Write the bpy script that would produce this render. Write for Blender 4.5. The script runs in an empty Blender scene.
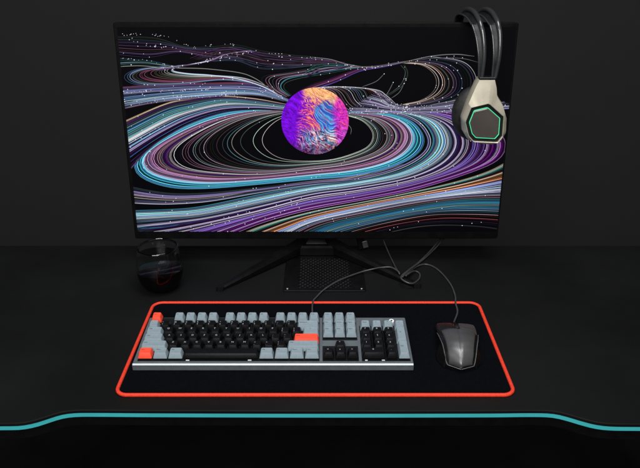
import bpy, bmesh, math, random
import numpy as np
from mathutils import Vector, Matrix, Euler, noise

random.seed(7)
C = bpy.context.scene.collection
PI = math.pi

# ------------------------------------------------------------------ camera
CAM_H, PITCH, F = 0.656, math.radians(24.4), 708.0
SP, CP = math.sin(PITCH), math.cos(PITCH)

def ray(px, py):
    u, v = (px - 320.0) / F, (py - 234.0) / F
    return Vector((u, CP - v * SP, -(SP + v * CP)))

def at_z(px, py, z=0.0):
    d = ray(px, py)
    t = (z - CAM_H) / d.z
    return Vector((d.x * t, d.y * t, z))

def at_y(px, py, Y):
    d = ray(px, py)
    t = Y / d.y
    return Vector((d.x * t, Y, CAM_H + d.z * t))

cam = bpy.data.cameras.new('camera')
cam.sensor_width = 36.0
cam.lens = 36.0 * F / 640.0
cam.clip_start, cam.clip_end = 0.01, 100
co = bpy.data.objects.new('camera', cam)
C.objects.link(co)
co.location = (0, 0, CAM_H)
co.rotation_euler = (PI / 2 - PITCH, 0, 0)
bpy.context.scene.camera = co

# ------------------------------------------------------------------ materials
def lin(c):
    return c / 12.92 if c <= 0.04045 else ((c + 0.055) / 1.055) ** 2.4

def srgb(r, g, b):
    return (lin(r / 255), lin(g / 255), lin(b / 255))

def mat(name, col, rough=0.5, metal=0.0, spec=0.5, var=0.15, scale=60.0, bump=0.0, bscale=900.0,
        coat=0.0, emit=None, estr=0.0, aniso=None):
    m = bpy.data.materials.new(name)
    m.use_nodes = True
    nt = m.node_tree
    b = nt.nodes['Principled BSDF']
    b.inputs['Base Color'].default_value = (*col, 1)
    b.inputs['Roughness'].default_value = rough
    b.inputs['Metallic'].default_value = metal
    b.inputs['Specular IOR Level'].default_value = spec
    b.inputs['Coat Weight'].default_value = coat
    tc = nt.nodes.new('ShaderNodeTexCoord')
    n = nt.nodes.new('ShaderNodeTexNoise')
    n.inputs['Scale'].default_value = scale
    n.inputs['Detail'].default_value = 6
    nt.links.new(tc.outputs['Object'], n.inputs['Vector'])
    mr = nt.nodes.new('ShaderNodeMapRange')
    mr.inputs['From Min'].default_value = 0.3
    mr.inputs['From Max'].default_value = 0.7
    mr.inputs['To Min'].default_value = 1 - var
    mr.inputs['To Max'].default_value = 1 + var
    nt.links.new(n.outputs['Fac'], mr.inputs['Value'])
    mx = nt.nodes.new('ShaderNodeMix')
    mx.data_type = 'RGBA'
    mx.blend_type = 'MULTIPLY'
    mx.inputs['Factor'].default_value = 1
    mx.inputs['A'].default_value = (*col, 1)
    nt.links.new(mr.outputs['Result'], mx.inputs['B'])
    nt.links.new(mx.outputs['Result'], b.inputs['Base Color'])
    rr = nt.nodes.new('ShaderNodeMath')
    rr.operation = 'MULTIPLY'
    rr.inputs[1].default_value = rough
    nt.links.new(mr.outputs['Result'], rr.inputs[0])
    nt.links.new(rr.outputs[0], b.inputs['Roughness'])
    if bump > 0:
        n2 = nt.nodes.new('ShaderNodeTexNoise')
        n2.inputs['Scale'].default_value = bscale
        n2.inputs['Detail'].default_value = 3
        if aniso:
            mp = nt.nodes.new('ShaderNodeMapping')
            mp.inputs['Scale'].default_value = aniso
            nt.links.new(tc.outputs['Object'], mp.inputs['Vector'])
            nt.links.new(mp.outputs['Vector'], n2.inputs['Vector'])
        else:
            nt.links.new(tc.outputs['Object'], n2.inputs['Vector'])
        bp = nt.nodes.new('ShaderNodeBump')
        bp.inputs['Strength'].default_value = bump
        bp.inputs['Distance'].default_value = 0.0006
        nt.links.new(n2.outputs['Fac'], bp.inputs['Height'])
        nt.links.new(bp.outputs['Normal'], b.inputs['Normal'])
    if emit:
        b.inputs['Emission Color'].default_value = (*emit, 1)
        b.inputs['Emission Strength'].default_value = estr
    return m

M = {}
M['wall'] = mat('wall_paint', (0.0188, 0.0188, 0.0188), 0.95, spec=0.1, var=0.04, scale=4, bump=0.08, bscale=300)
M['floor'] = mat('floor_dark', (0.005, 0.005, 0.005), 0.85, spec=0.1, var=0.2, scale=8)
M['desk'] = mat('desk_black_laminate', (0.0054, 0.0056, 0.0057), 0.60, spec=0.12, var=0.14, scale=6, bump=0.25, bscale=1400)
M['desk_edge'] = mat('desk_edge_black', (0.0025, 0.0025, 0.0025), 0.7, spec=0.08)
M['led'] = mat('teal_light_strip', srgb(30, 112, 116), 0.4, var=0.12, scale=25, emit=srgb(56, 152, 156), estr=0.75)
M['steel_black'] = mat('black_painted_steel', (0.0028, 0.0028, 0.0030), 0.36, spec=0.20, bump=0.1, bscale=1800)
M['housing'] = mat('housing_black', (0.0022, 0.0022, 0.0026), 0.45, spec=0.10, bump=0.1, bscale=2200)
M['plastic_black'] = mat('black_plastic', (0.004, 0.004, 0.0045), 0.36, spec=0.35, bump=0.12, bscale=2200)
M['plastic_gloss'] = mat('black_gloss_plastic', (0.012, 0.013, 0.014), 0.24, spec=0.5, coat=0.3)
M['rubber'] = mat('black_rubber', (0.0035, 0.0035, 0.0035), 0.6, spec=0.15, bump=0.3)
M['cable'] = mat('black_cable', (0.042, 0.042, 0.044), 0.42, spec=0.5)
M['cloth'] = mat('mat_fabric', (0.0024, 0.0029, 0.0042), 0.95, spec=0.02, var=0.18, scale=220, bump=0.5, bscale=2600)
M['red_thread'] = mat('red_thread', (0.70, 0.044, 0.020), 0.6, spec=0.25, var=0.18, scale=500, bump=0.6, bscale=1500)
M['key_grey'] = mat('grey_keycap', (0.212, 0.268, 0.302), 0.5, spec=0.4, var=0.05, scale=200, bump=0.12, bscale=3000)
M['key_black'] = mat('black_keycap', (0.0030, 0.0032, 0.0036), 0.36, spec=0.22, var=0.1, scale=200, bump=0.12, bscale=3000)
M['key_red'] = mat('red_keycap', (0.82, 0.072, 0.034), 0.5, spec=0.4, var=0.04, scale=200, bump=0.12, bscale=3000)
M['legend_light'] = mat('legend_light', (0.42, 0.43, 0.44), 0.6)
M['legend_dark'] = mat('legend_dark', (0.035, 0.04, 0.045), 0.6)
M['case'] = mat('gunmetal_case', (0.115, 0.135, 0.148), 0.42, metal=0.25, var=0.08, scale=90, bump=0.1, bscale=2500)
M['case_highlight'] = mat('edge_highlight', (0.46, 0.50, 0.53), 0.45, metal=0.3, var=0.05)
M['plate'] = mat('key_plate', (0.006, 0.0068, 0.0075), 0.5, metal=0.2, spec=0.3, var=0.1)
M['white'] = mat('white_plastic', (0.80, 0.82, 0.84), 0.4, var=0.03)
M['stab_glint'] = mat('pale_glint', (0.42, 0.45, 0.46), 0.45)
M['mouse_shell'] = mat('graphite_shell', (0.110, 0.110, 0.112), 0.36, metal=0.6, var=0.05, bump=0.06, bscale=2500)
M['mouse_button'] = mat('dark_grey_button', (0.085, 0.087, 0.09), 0.42, spec=0.5, metal=0.4)
M['silver'] = mat('silver_trim', (0.40, 0.40, 0.40), 0.34, metal=0.8)
M['gold'] = mat('champagne_shell', (0.50, 0.455, 0.36), 0.36, metal=0.32, var=0.05, bump=0.05, bscale=2500)
M['brown_plate'] = mat('brushed_brown_plate', (0.135, 0.115, 0.105), 0.38, metal=0.6, var=0.10, scale=30, bump=0.15, bscale=400, aniso=(1, 1, 14))
M['green_led'] = mat('green_light', srgb(60, 180, 130), 0.4, emit=srgb(78, 196, 142), estr=0.85)
M['leather'] = mat('black_leatherette', (0.012, 0.012, 0.012), 0.55, spec=0.4, var=0.2, scale=120, bump=0.5, bscale=700)
M['strap'] = mat('smoky_strap', (0.0060, 0.0070, 0.0075), 0.42, spec=0.2, var=0.2, scale=60, bump=0.2, bscale=500)
M['band'] = mat('smoky_band', (0.024, 0.026, 0.027), 0.25, spec=0.6, var=0.1, scale=60, coat=0.3)
M['plug'] = mat('plug_metal', (0.20, 0.20, 0.20), 0.4, metal=0.8)

def glass_mat():
    m = bpy.data.materials.new('clear_glass')
    m.use_nodes = True
    b = m.node_tree.nodes['Principled BSDF']
    b.inputs['Base Color'].default_value = (0.93, 0.95, 0.95, 1)
    b.inputs['Roughness'].default_value = 0.02
    b.inputs['IOR'].default_value = 1.47
    b.inputs['Transmission Weight'].default_value = 1.0
    return m
M['glass'] = glass_mat()
M['wine'] = mat('dark_red_liquid', (0.0030, 0.0010, 0.0013), 0.06, spec=0.14, var=0.1, scale=20)

def screen_mat():
    m = bpy.data.materials.new('screen_display')
    m.use_nodes = True
    nt = m.node_tree
    b = nt.nodes['Principled BSDF']
    b.inputs['Base Color'].default_value = (0.0012, 0.0012, 0.0016, 1)
    b.inputs['Roughness'].default_value = 0.35
    b.inputs['Specular IOR Level'].default_value = 0.025
    a = nt.nodes.new('ShaderNodeVertexColor')
    a.layer_name = 'picture'
    nt.links.new(a.outputs['Color'], b.inputs['Emission Color'])
    b.inputs['Emission Strength'].default_value = 1.25
    return m
M['screen'] = screen_mat()

# ------------------------------------------------------------------ helpers
def link(name, me, m, parent=None, smooth=False, angle=None):
    mats = m if isinstance(m, (list, tuple)) else [m]
    for k in mats:
        me.materials.append(k)
    if smooth:
        me.polygons.foreach_set('use_smooth', [True] * len(me.polygons))
        if angle:
            try:
                me.set_sharp_from_angle(angle=math.radians(angle))
            except Exception:
                pass
    me.name = name
    o = bpy.data.objects.new(name, me)
    C.objects.link(o)
    if parent:
        o.parent = parent
    return o

def obj(name, bm, m, parent=None, smooth=False, angle=35, recalc=True):
    if recalc:
        bmesh.ops.recalc_face_normals(bm, faces=bm.faces[:])
    me = bpy.data.meshes.new(name)
    bm.to_mesh(me)
    bm.free()
    return link(name, me, m, parent, smooth, angle)

def thing(name, label, cat, loc=(0, 0, 0), rot=(0, 0, 0), group=None):
    o = bpy.data.objects.new(name, None)
    o.empty_display_size = 0.02
    C.objects.link(o)
    o.location, o.rotation_euler = loc, rot
    o['label'], o['category'] = label, cat
    if group:
        o['group'] = group
    return o

def box(bm, x0, x1, y0, y1, z0, z1, bev=0.0, seg=2, mi=0):
    r = bmesh.ops.create_cube(bm, size=1)
    vs = r['verts']
    for v in vs:
        v.co = Vector((x0 + (v.co.x + .5) * (x1 - x0), y0 + (v.co.y + .5) * (y1 - y0), z0 + (v.co.z + .5) * (z1 - z0)))
    fs = set(f for v in vs for f in v.link_faces)
    for f in fs:
        f.material_index = mi
    if bev > 0:
        es = set(e for v in vs for e in v.link_edges)
        bmesh.ops.bevel(bm, geom=list(es), offset=bev, segments=seg, affect='EDGES', profile=0.5)

def catmull(pts, n):
    P = np.array(pts, float)
    P = np.vstack([2 * P[0] - P[1], P, 2 * P[-1] - P[-2]])
    out = []
    K = len(pts) - 1
    for i in range(K):
        p0, p1, p2, p3 = P[i], P[i + 1], P[i + 2], P[i + 3]
        for t in np.linspace(0, 1, 12, endpoint=False):
            out.append(0.5 * ((2 * p1) + (-p0 + p2) * t + (2 * p0 - 5 * p1 + 4 * p2 - p3) * t * t + (-p0 + 3 * p1 - 3 * p2 + p3) * t ** 3))
    out.append(P[-2])
    out = np.array(out)
    d = np.concatenate([[0], np.cumsum(np.linalg.norm(np.diff(out, axis=0), axis=1))])
    s = np.linspace(0, d[-1], n)
    return np.stack([np.interp(s, d, out[:, k]) for k in range(out.shape[1])], axis=1)

def tube(bm, pts, r, seg=10, closed=False, rfun=None, caps=True, squash=None):
    pts = [Vector(p) for p in pts]
    n = len(pts)
    rings = []
    up = Vector((0, 0, 1))
    for i, p in enumerate(pts):
        if closed:
            t = pts[(i + 1) % n] - pts[i - 1]
        else:
            t = pts[min(i + 1, n - 1)] - pts[max(i - 1, 0)]
        t.normalize()
        if i == 0:
            a = t.cross(up)
            if a.length < 1e-3:
                a = t.cross(Vector((1, 0, 0)))
            a.normalize()
        else:
            a = (a - t * a.dot(t)).normalized()
        b = t.cross(a)
        rr = rfun(i / max(1, n - 1)) if rfun else r
        rings.append([bm.verts.new(p + a * math.cos(2 * PI * k / seg) * rr + b * math.sin(2 * PI * k / seg) * rr) for k in range(seg)])
    m = n if closed else n - 1
    for i in range(m):
        A, B = rings[i], rings[(i + 1) % n]
        for k in range(seg):
            bm.faces.new((A[k], A[(k + 1) % seg], B[(k + 1) % seg], B[k]))
    if caps and not closed:
        bm.faces.new(rings[0][::-1])
        bm.faces.new(rings[-1])

def lathe(bm, prof, seg=64, cx=0, cy=0):
    rings = []
    for (r, z) in prof:
        if r < 1e-6:
            rings.append([bm.verts.new((cx, cy, z))])
        else:
            rings.append([bm.verts.new((cx + r * math.cos(2 * PI * k / seg), cy + r * math.sin(2 * PI * k / seg), z)) for k in range(seg)])
    for A, B in zip(rings, rings[1:]):
        for k in range(seg):
            q = (k + 1) % seg
            if len(A) == 1 and len(B) == 1:
                continue
            if len(A) == 1:
                bm.faces.new((A[0], B[q], B[k]))
            elif len(B) == 1:
                bm.faces.new((A[k], A[q], B[0]))
            else:
                bm.faces.new((A[k], A[q], B[q], B[k]))

def loft(bm, rings, cap0=True, cap1=True, mi=0):
    R = [[bm.verts.new(p) for p in r] for r in rings]
    n = len(R[0])
    for A, B in zip(R, R[1:]):
        for k in range(n):
            f = bm.faces.new((A[k], A[(k + 1) % n], B[(k + 1) % n], B[k]))
            f.material_index = mi
    if cap0:
        bm.faces.new(R[0][::-1]).material_index = mi
    if cap1:
        bm.faces.new(R[-1]).material_index = mi
    return R

def rrect(x0, x1, y0, y1, r, seg=4):
    out = []
    for (cx, cy, a0) in ((x1 - r, y0 + r, -PI / 2), (x1 - r, y1 - r, 0), (x0 + r, y1 - r, PI / 2), (x0 + r, y0 + r, PI)):
        for k in range(seg + 1):
            a = a0 + PI / 2 * k / seg
            out.append((cx + r * math.cos(a), cy + r * math.sin(a)))
    return out

# ------------------------------------------------------------------ setting: wall, floor
bm = bmesh.new()
box(bm, -4, 4, 2.3, 2.4, -0.75, 3.0)
o = obj('wall', bm, M['wall']); o['kind'] = 'structure'
bm = bmesh.new()
box(bm, -4, 4, -3, 2.3, -0.80, -0.75)
o = obj('floor', bm, M['floor']); o['kind'] = 'structure'

# ------------------------------------------------------------------ desk
YB = 1.385
edge_px = [(-160, 424.5), (-60, 424.0), (0, 423.5), (20, 423.0), (35, 420.2), (49, 415.8), (61, 412.2), (75, 410.4), (100, 410.2), (160, 410.6), (320, 411.0),
           (480, 410.8), (530, 410.4), (552, 411.0), (566, 413.8), (581, 418.2), (596, 422.0), (612, 423.8), (640, 424.2), (700, 424.6), (800, 424.8)]
e3 = [at_z(x, y) for x, y in edge_px]
e2 = catmull([(p.x, p.y) for p in e3], 160)
e2 = [(-0.78, e2[0][1])] + [tuple(p) for p in e2 if -0.74 < p[0] < 0.74] + [(0.78, e2[-1][1])]
desk = thing('desk', 'wide black gaming desk with curved front edge carrying a teal light strip', 'desk', (0, 1.1, -0.75))
DO = Vector((0, -1.1, 0.75))

def slab(z0, z1, inset=0.0, bev=0.0):
    b = bmesh.new()
    def ring(ins, z):
        pts = []
        for i, p in enumerate(e2):
            q = e2[min(i + 1, len(e2) - 1)]; r = e2[max(i - 1, 0)]
            t = Vector((q[0] - r[0], q[1] - r[1])).normalized()
            nrm = Vector((-t.y, t.x))
            pts.append((p[0] + nrm.x * ins, p[1] + nrm.y * ins))
        pts = [(max(-0.78 + ins, min(0.78 - ins, x)), y) for x, y in pts]
        pts += [(0.78 - ins, YB - ins), (-0.78 + ins, YB - ins)]
        return [Vector((x, y, z)) + DO for x, y in pts]
    if bev:
        rings = [ring(inset, z0), ring(inset, z1 - bev), ring(inset + bev * .3, z1 - bev * .3), ring(inset + bev, z1)]
    else:
        rings = [ring(inset, z0), ring(inset, z1)]
    loft(b, rings)
    return b
obj('tabletop', slab(-0.0052, 0.0, 0.0, 0.0012), M['desk'], desk)
strip = obj('light_strip', slab(-0.0124, -0.0052, 0.0006), M['led'], desk)
strip['label'] = 'glowing teal strip along the front edge'
obj('underframe', slab(-0.030, -0.0124, 0.004), M['desk_edge'], desk)
for sx in (-1, 1):
    b = bmesh.new()
    box(b, sx * 0.70 - 0.03, sx * 0.70 + 0.03, -0.02, 0.04, 0.03, 0.72, 0.004)
    box(b, sx * 0.70 - 0.04, sx * 0.70 + 0.04, -0.25, 0.24, 0.0, 0.03, 0.004)
    obj('leg', b, M['steel_black'], desk)

# ------------------------------------------------------------------ mouse mat
MT = 0.003
fl, fr = at_z(115.5, 397.6), at_z(515, 397.6)
bl_ = at_z(150, 303.5)
mx0, mx1, my0, my1 = -0.3075, 0.2930, fl.y, bl_.y
mc = Vector(((mx0 + mx1) / 2, (my0 + my1) / 2, 0))
matt = thing('mouse_mat', 'large black fabric desk mat with bright red stitched border', 'mouse mat', mc)
hw, hd = (mx1 - mx0) / 2, (my1 - my0) / 2
b = bmesh.new()
ins = 0.0022
rings = [[(x, y, z) for x, y in rrect(-hw + ins, hw - ins, -hd + ins, hd - ins, 0.018, 8)] for z in (0.0002, MT)]
loft(b, rings)
obj('mat_surface', b, M['cloth'], matt)
path = []
for x, y in rrect(-hw + 0.0025, hw - 0.0025, -hd + 0.0025, hd - 0.0025, 0.0175, 10):
    path.append(np.array((x, y, 0.0027)))
dense = []
for i in range(len(path)):
    p, q = path[i], path[(i + 1) % len(path)]
    L = np.linalg.norm(q - p)
    k = max(1, int(L / 0.0011))
    for j in range(k):
        dense.append(p + (q - p) * j / k)
b = bmesh.new()
cnt = [0]
def stitch_r(t):
    cnt[0] += 1
    return 0.00325 if cnt[0] % 2 else 0.00285
tube(b, dense, 0.0030, seg=8, closed=True, rfun=stitch_r)
obj('stitched_edge', b, M['red_thread'], matt, smooth=True, angle=80)

# ------------------------------------------------------------------ text to mesh (key legends)
_tc = bpy.data.curves.new('legend_text', 'FONT')
_to = bpy.data.objects.new('legend_text', _tc)
C.objects.link(_to)
_cache = {}
def text_polys(s, size):
    key = (s, size)
    if key in _cache:
        return _cache[key]
    _tc.body = s
    _tc.size = size
    _tc.resolution_u = 2
    dg = bpy.context.evaluated_depsgraph_get()
    dg.update()
    me = bpy.data.meshes.new_from_object(_to.evaluated_get(dg), depsgraph=dg)
    V = [v.co.copy() for v in me.vertices]
    Fs = [tuple(p.vertices) for p in me.polygons]
    bpy.data.meshes.remove(me)
    _cache[key] = (V, Fs)
    return V, Fs

# ------------------------------------------------------------------ keyboard
KX0, KX1 = at_z(132.8, 371.5, MT).x, at_z(413.4, 371.5, MT).x
KY = at_z(270, 371.3, MT).y
KW = KX1 - KX0
KD = 0.131
U = 0.01905
kb = thing('keyboard', 'full size mechanical keyboard with grey, black and red keys on the red edged mat', 'keyboard',
           ((KX0 + KX1) / 2, KY, MT))
ZF, ZR = 0.0135, 0.0200            # height of the case at its front and rear
SL = math.atan((ZR - ZF) / KD)
b = bmesh.new()
prof = [(0.0015, 0.0005), (0.0, 0.002), (0.0, ZF - 0.0016), (0.0016, ZF - 0.0004), (0.0030, ZF - 0.0003), (0.0040, ZF - 0.0012),
        (KD - 0.0030, ZR - 0.0012), (KD - 0.001, ZR - 0.0014), (KD, ZR - 0.0024), (KD, 0.003), (KD - 0.002, 0.0005)]
hwk = KW / 2
rings = [[(sx * hwk2, y, z) for y, z in prof] for sx, hwk2 in ((-1, hwk - 0.0012), (-1, hwk), )]
rings = [[(-hwk, y * .994 + .0004, z * .97) for y, z in prof], [(-hwk + 0.0012, y, z) for y, z in prof],
         [(hwk - 0.0012, y, z) for y, z in prof], [(hwk, y * .994 + .0004, z * .97) for y, z in prof]]
loft(b, rings)
obj('case', b, M['case'], kb)
# pale strip along the front edge, its highlight put into the colour
b = bmesh.new()
loft(b, [[(sx * (hwk - 0.0006), y, z) for y, z in ((-0.0003, ZF - 0.0021), (0.0004, ZF - 0.0010), (0.0016, ZF + 0.0000), (0.0020, ZF - 0.001), (0.001, ZF - 0.0030))] for sx in (-1, 1)])
obj('front_highlight', b, M['case_highlight'], kb)

def plate_z(y):
    return ZF - 0.0012 + (ZR - ZF) * y / KD

# dark plates under the key fields
b = bmesh.new()
X0 = -hwk + 0.0062
def field(x0, x1, y0, y1):
    rings = []
    for dz in (-0.0005, 0.0009):
        rings.append([(x, y, plate_z(y) + dz) for x, y in ((x0, y0), (x1, y0), (x1, y1), (x0, y1))])
    loft(b, rings)
yb0 = 0.0088
field(X0, X0 + 15 * U, yb0, yb0 + 6.25 * U)
field(X0 + 15.25 * U, X0 + 18.25 * U, yb0, yb0 + 2.02 * U)
field(X0 + 15.25 * U, X0 + 18.25 * U, yb0 + 2.9 * U, yb0 + 6.25 * U)
field(X0 + 18.5 * U, X0 + 22.5 * U, yb0, yb0 + 5.0 * U)
obj('key_plate', b, M['plate'], kb)

def keycap(name, x, y, w, d, colour, legend='', hh=0.0092, low=False):
    """a tapered cap with a dished top; x, y = lower left corner in key units from the field corner"""
    kw, kd = w * U - 0.0018, d * U - 0.0014
    bmk = bmesh.new()
    tw, td = kw - 0.0050, kd - 0.0044
    def ring(wx, wy, z, oy, r):
        return [(px, py + oy, z) for px, py in rrect(-wx / 2, wx / 2, -wy / 2, wy / 2, r, 3)]
    oy = 0.0007
    rings = [ring(kw, kd, 0.0, 0, 0.0012), ring(kw - 0.0006, kd - 0.0005, 0.0015, 0, 0.0014),
             ring(tw + 0.0007, td + 0.0007, hh - 0.0006, oy, 0.0020), ring(tw, td, hh, oy, 0.0019),
             ring(tw - 0.0012, td - 0.0012, hh - 0.00005, oy, 0.0017), ring(tw * .5, td * .5, hh - 0.0006, oy, 0.0010)]
    loft(bmk, rings)
    bmesh.ops.recalc_face_normals(bmk, faces=bmk.faces[:])
    if legend:
        parts = legend.split('|')
        for pi_, s in enumerate(parts):
            size = 0.0052 if len(s) == 1 else (0.0036 if len(s) <= 3 else 0.0031)
            if len(parts) == 2:
                size = 0.0040
            V, Fs = text_polys(s, size)
            if not V:
                continue
            minx = min(v.x for v in V); maxx = max(v.x for v in V)
            ox = -tw / 2 + 0.0016 - minx if len(s) > 1 or len(parts) == 2 else -(minx + maxx) / 2 - 0.0012
            yy = oy + (0.0012 if len(parts) == 1 else (0.0012 if pi_ == 0 else -0.0042))
            vs = [bmk.verts.new((v.x + ox, v.y + yy, hh + 0.00008)) for v in V]
            for f in Fs:
                try:
                    nf = bmk.faces.new([vs[i] for i in f])
                    nf.material_index = 1
                    if nf.normal.z < 0:
                        nf.normal_flip()
                except ValueError:
                    pass
    cm = {'g': 'key_grey', 'k': 'key_black', 'r': 'key_red'}[colour]
    lm = M['legend_light'] if colour == 'k' else M['legend_dark']
    o = obj(name, bmk, [M[cm], lm], kb, smooth=True, angle=32, recalc=False)
    cx, cy = X0 + (x + w / 2) * U, yb0 + (y + d / 2) * U
    o.location = (cx, cy, plate_z(cy) + 0.0042)
    row = y
    tilt = {0: -0.04, 1: -0.02, 2: 0.0, 3: 0.05, 4: 0.10}.get(int(row), 0.12)
    o.rotation_euler = (SL + tilt * .6, 0, 0)
    if colour == 'r':
        o['label'] = 'bright red keycap'
    return o

FR = 5.25
keycap('function_key', 0, FR, 1, 1, 'r', 'Esc')
for i in range(12):
    gx = 2 + i + (0.5 if i >= 4 else 0) + (0.5 if i >= 8 else 0)
    keycap('function_key', gx, FR, 1, 1, 'g', 'F%d' % (i + 1))
for i, s in enumerate(('PrtSc', 'ScrLk', 'Pause')):
    keycap('function_key', 15.25 + i, FR, 1, 1, 'g', s)
keycap('key', 0, 4, 1, 1, 'g', '~|`')
for i, s in enumerate(('!|1', '@|2', '#|3', '$|4', '%|5', '^|6', '&|7', '*|8', '(|9', ')|0', '_|-', '+|=')):
    keycap('key', 1 + i, 4, 1, 1, 'k', s)
keycap('key', 13, 4, 2, 1, 'g', 'Backspace')
keycap('key', 0, 3, 1.5, 1, 'g', 'Tab')
for i, s in enumerate('QWERTYUIOP'):
    keycap('key', 1.5 + i, 3, 1, 1, 'k', s)
keycap('key', 11.5, 3, 1, 1, 'k', '{|[')
keycap('key', 12.5, 3, 1, 1, 'k', '}|]')
keycap('key', 13.5, 3, 1.5, 1, 'g', '\\')
keycap('key', 0, 2, 1.75, 1, 'g', 'Caps')
for i, s in enumerate('ASDFGHJKL'):
    keycap('key', 1.75 + i, 2, 1, 1, 'k', s)
keycap('key', 10.75, 2, 1, 1, 'k', ':|;')
keycap('key', 11.75, 2, 1, 1, 'k', '"|\'')
keycap('key', 12.75, 2, 2.25, 1, 'r', 'Enter')
keycap('key', 0, 1, 2.25, 1, 'g', 'Shift')
for i, s in enumerate('ZXCVBNM'):
    keycap('key', 2.25 + i, 1, 1, 1, 'k', s)
for i, s in enumerate(('<|,', '>|.', '?|/')):
    keycap('key', 9.25 + i, 1, 1, 1, 'k', s)
keycap('key', 12.25, 1, 2.75, 1, 'g', 'Shift')
keycap('key', 0, 0, 1.25, 1, 'r', 'Ctrl')
keycap('key', 1.25, 0, 1.25, 1, 'g', 'Win')
keycap('key', 2.5, 0, 1.25, 1, 'g', 'Alt')
keycap('space_bar', 3.75, 0, 6.25, 1, 'k', '', hh=0.0075)
for i, s in enumerate(('Alt', 'Fn', 'Menu', 'Ctrl')):
    keycap('key', 10 + 1.25 * i, 0, 1.25, 1, 'g', s)
for i, s in enumerate(('Ins', 'Home', 'PgUp')):
    keycap('key', 15.25 + i, 4, 1, 1, 'g', s)
for i, s in enumerate(('Del', 'End', 'PgDn')):
    keycap('key', 15.25 + i, 3, 1, 1, 'g', s)
keycap('arrow_key', 16.25, 1, 1, 1, 'k', '^')
for i, s in enumerate('<v>'):
    keycap('arrow_key', 15.25 + i, 0, 1, 1, 'k', s)
NX = 18.5
for i, s in enumerate(('Num', '/', '*', '-')):
    keycap('number_pad_key', NX + i, 4, 1, 1, 'g', s)
for r, row in enumerate(('123', '456', '789')):
    for i, s in enumerate(row):
        keycap('number_pad_key', NX + i, 1 + r, 1, 1, 'k', s)
keycap('number_pad_key', NX + 3, 2, 1, 2, 'g', '+')
keycap('number_pad_key', NX + 3, 0, 1, 2, 'g', 'Ent')
keycap('number_pad_key', NX, 0, 2, 1, 'k', '0')
keycap('number_pad_key', NX + 2, 0, 1, 1, 'k', '.')
# small pale blocks standing for stabiliser reflections in front of the long keys
for (kx, wd) in ((4.15, .42), (9.25, .42), (NX + .35, .30), (NX + 1.75, .36)):
    b = bmesh.new()
    cx = X0 + kx * U
    box(b, cx - wd * U * .36, cx + wd * U * .36, yb0 - 0.0012, yb0 + 0.0012, plate_z(yb0) + 0.0009, plate_z(yb0) + 0.0025, 0.0004)
    obj('stabiliser_glint', b, M['stab_glint'], kb)
# round white badge behind the number pad
b = bmesh.new()
bx, by = X0 + (NX + 2.86) * U, yb0 + 5.24 * U
lathe(b, [(0, 0.0088), (0.0015, 0.0088), (0.0018, 0.0094), (0.0040, 0.0094), (0.0044, 0.009), (0.0044, 0.0)], 32)
for f in b.faces:
    f.material_index = 1 if max(math.hypot(v.co.x, v.co.y) for v in f.verts) < 0.00185 else 0
ob = obj('badge', b, [M['white'], M['plastic_black']], kb, smooth=True, angle=30)
ob.location = (bx, by, plate_z(by))
ob.rotation_euler = (0.15, 0, 0)

# ------------------------------------------------------------------ mouse
mp = Vector((0.2190, 0.9140, MT))
mouse = thing('mouse', 'angular grey and black gaming mouse on the mat right of the keyboard', 'computer mouse', mp, (0, 0, math.radians(-5.5)))
ML = 0.122

def interp(t, tab):
    xs = [a for a, _ in tab]; ys = [c for _, c in tab]
    return float(np.interp(t, xs, ys))

def sm(t, tab):
    return (interp(t - .03, tab) + interp(t, tab) * 2 + interp(t + .03, tab)) / 4

WID = [(0, .0240), (.10, .0262), (.25, .0280), (.42, .0300), (.60, .0315), (.80, .0330), (.95, .0330), (1, .0315)]
HGT = [(0, .0120), (.05, .0200), (.15, .0290), (.28, .0350), (.42, .0375), (.58, .0355), (.75, .0285), (.90, .0215), (1, .0165)]
def mz(t, u):
    return sm(t, HGT) * (1 - 0.26 * abs(u) ** 2.6) - 0.0006 * max(0, 1 - abs(u) * 9)
# black lower body
b = bmesh.new()
NT, NU = 36, 20
rings = []
for i in range(NT + 1):
    t = i / NT
    w = sm(t, WID)
    ring = []
    for k in range(NU + 1):
        u = -1 + 2 * k / NU
        cz = -0.013 * (1 - abs(u)) * max(0, 1 - t * 2.2) + 0.004 * abs(u) * max(0, (t - .7) / .3)
        ring.append((u * w, t * ML + cz + 0.013 - 0.013 * min(1, t * 2.2), max(0.004, mz(t, u * .98) - 0.0032)))
    for k in (1.0, 0.6, -0.6, -1.0):
        u = k * 0.93
        cz = -0.013 * (1 - abs(u)) * max(0, 1 - t * 2.2)
        ring.append((u * w, t * ML + cz + 0.013 - 0.013 * min(1, t * 2.2), 0.0008))
    rings.append(ring)
loft(b, rings)
obj('body', b, M['plastic_black'], mouse, smooth=True, angle=50)

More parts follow.
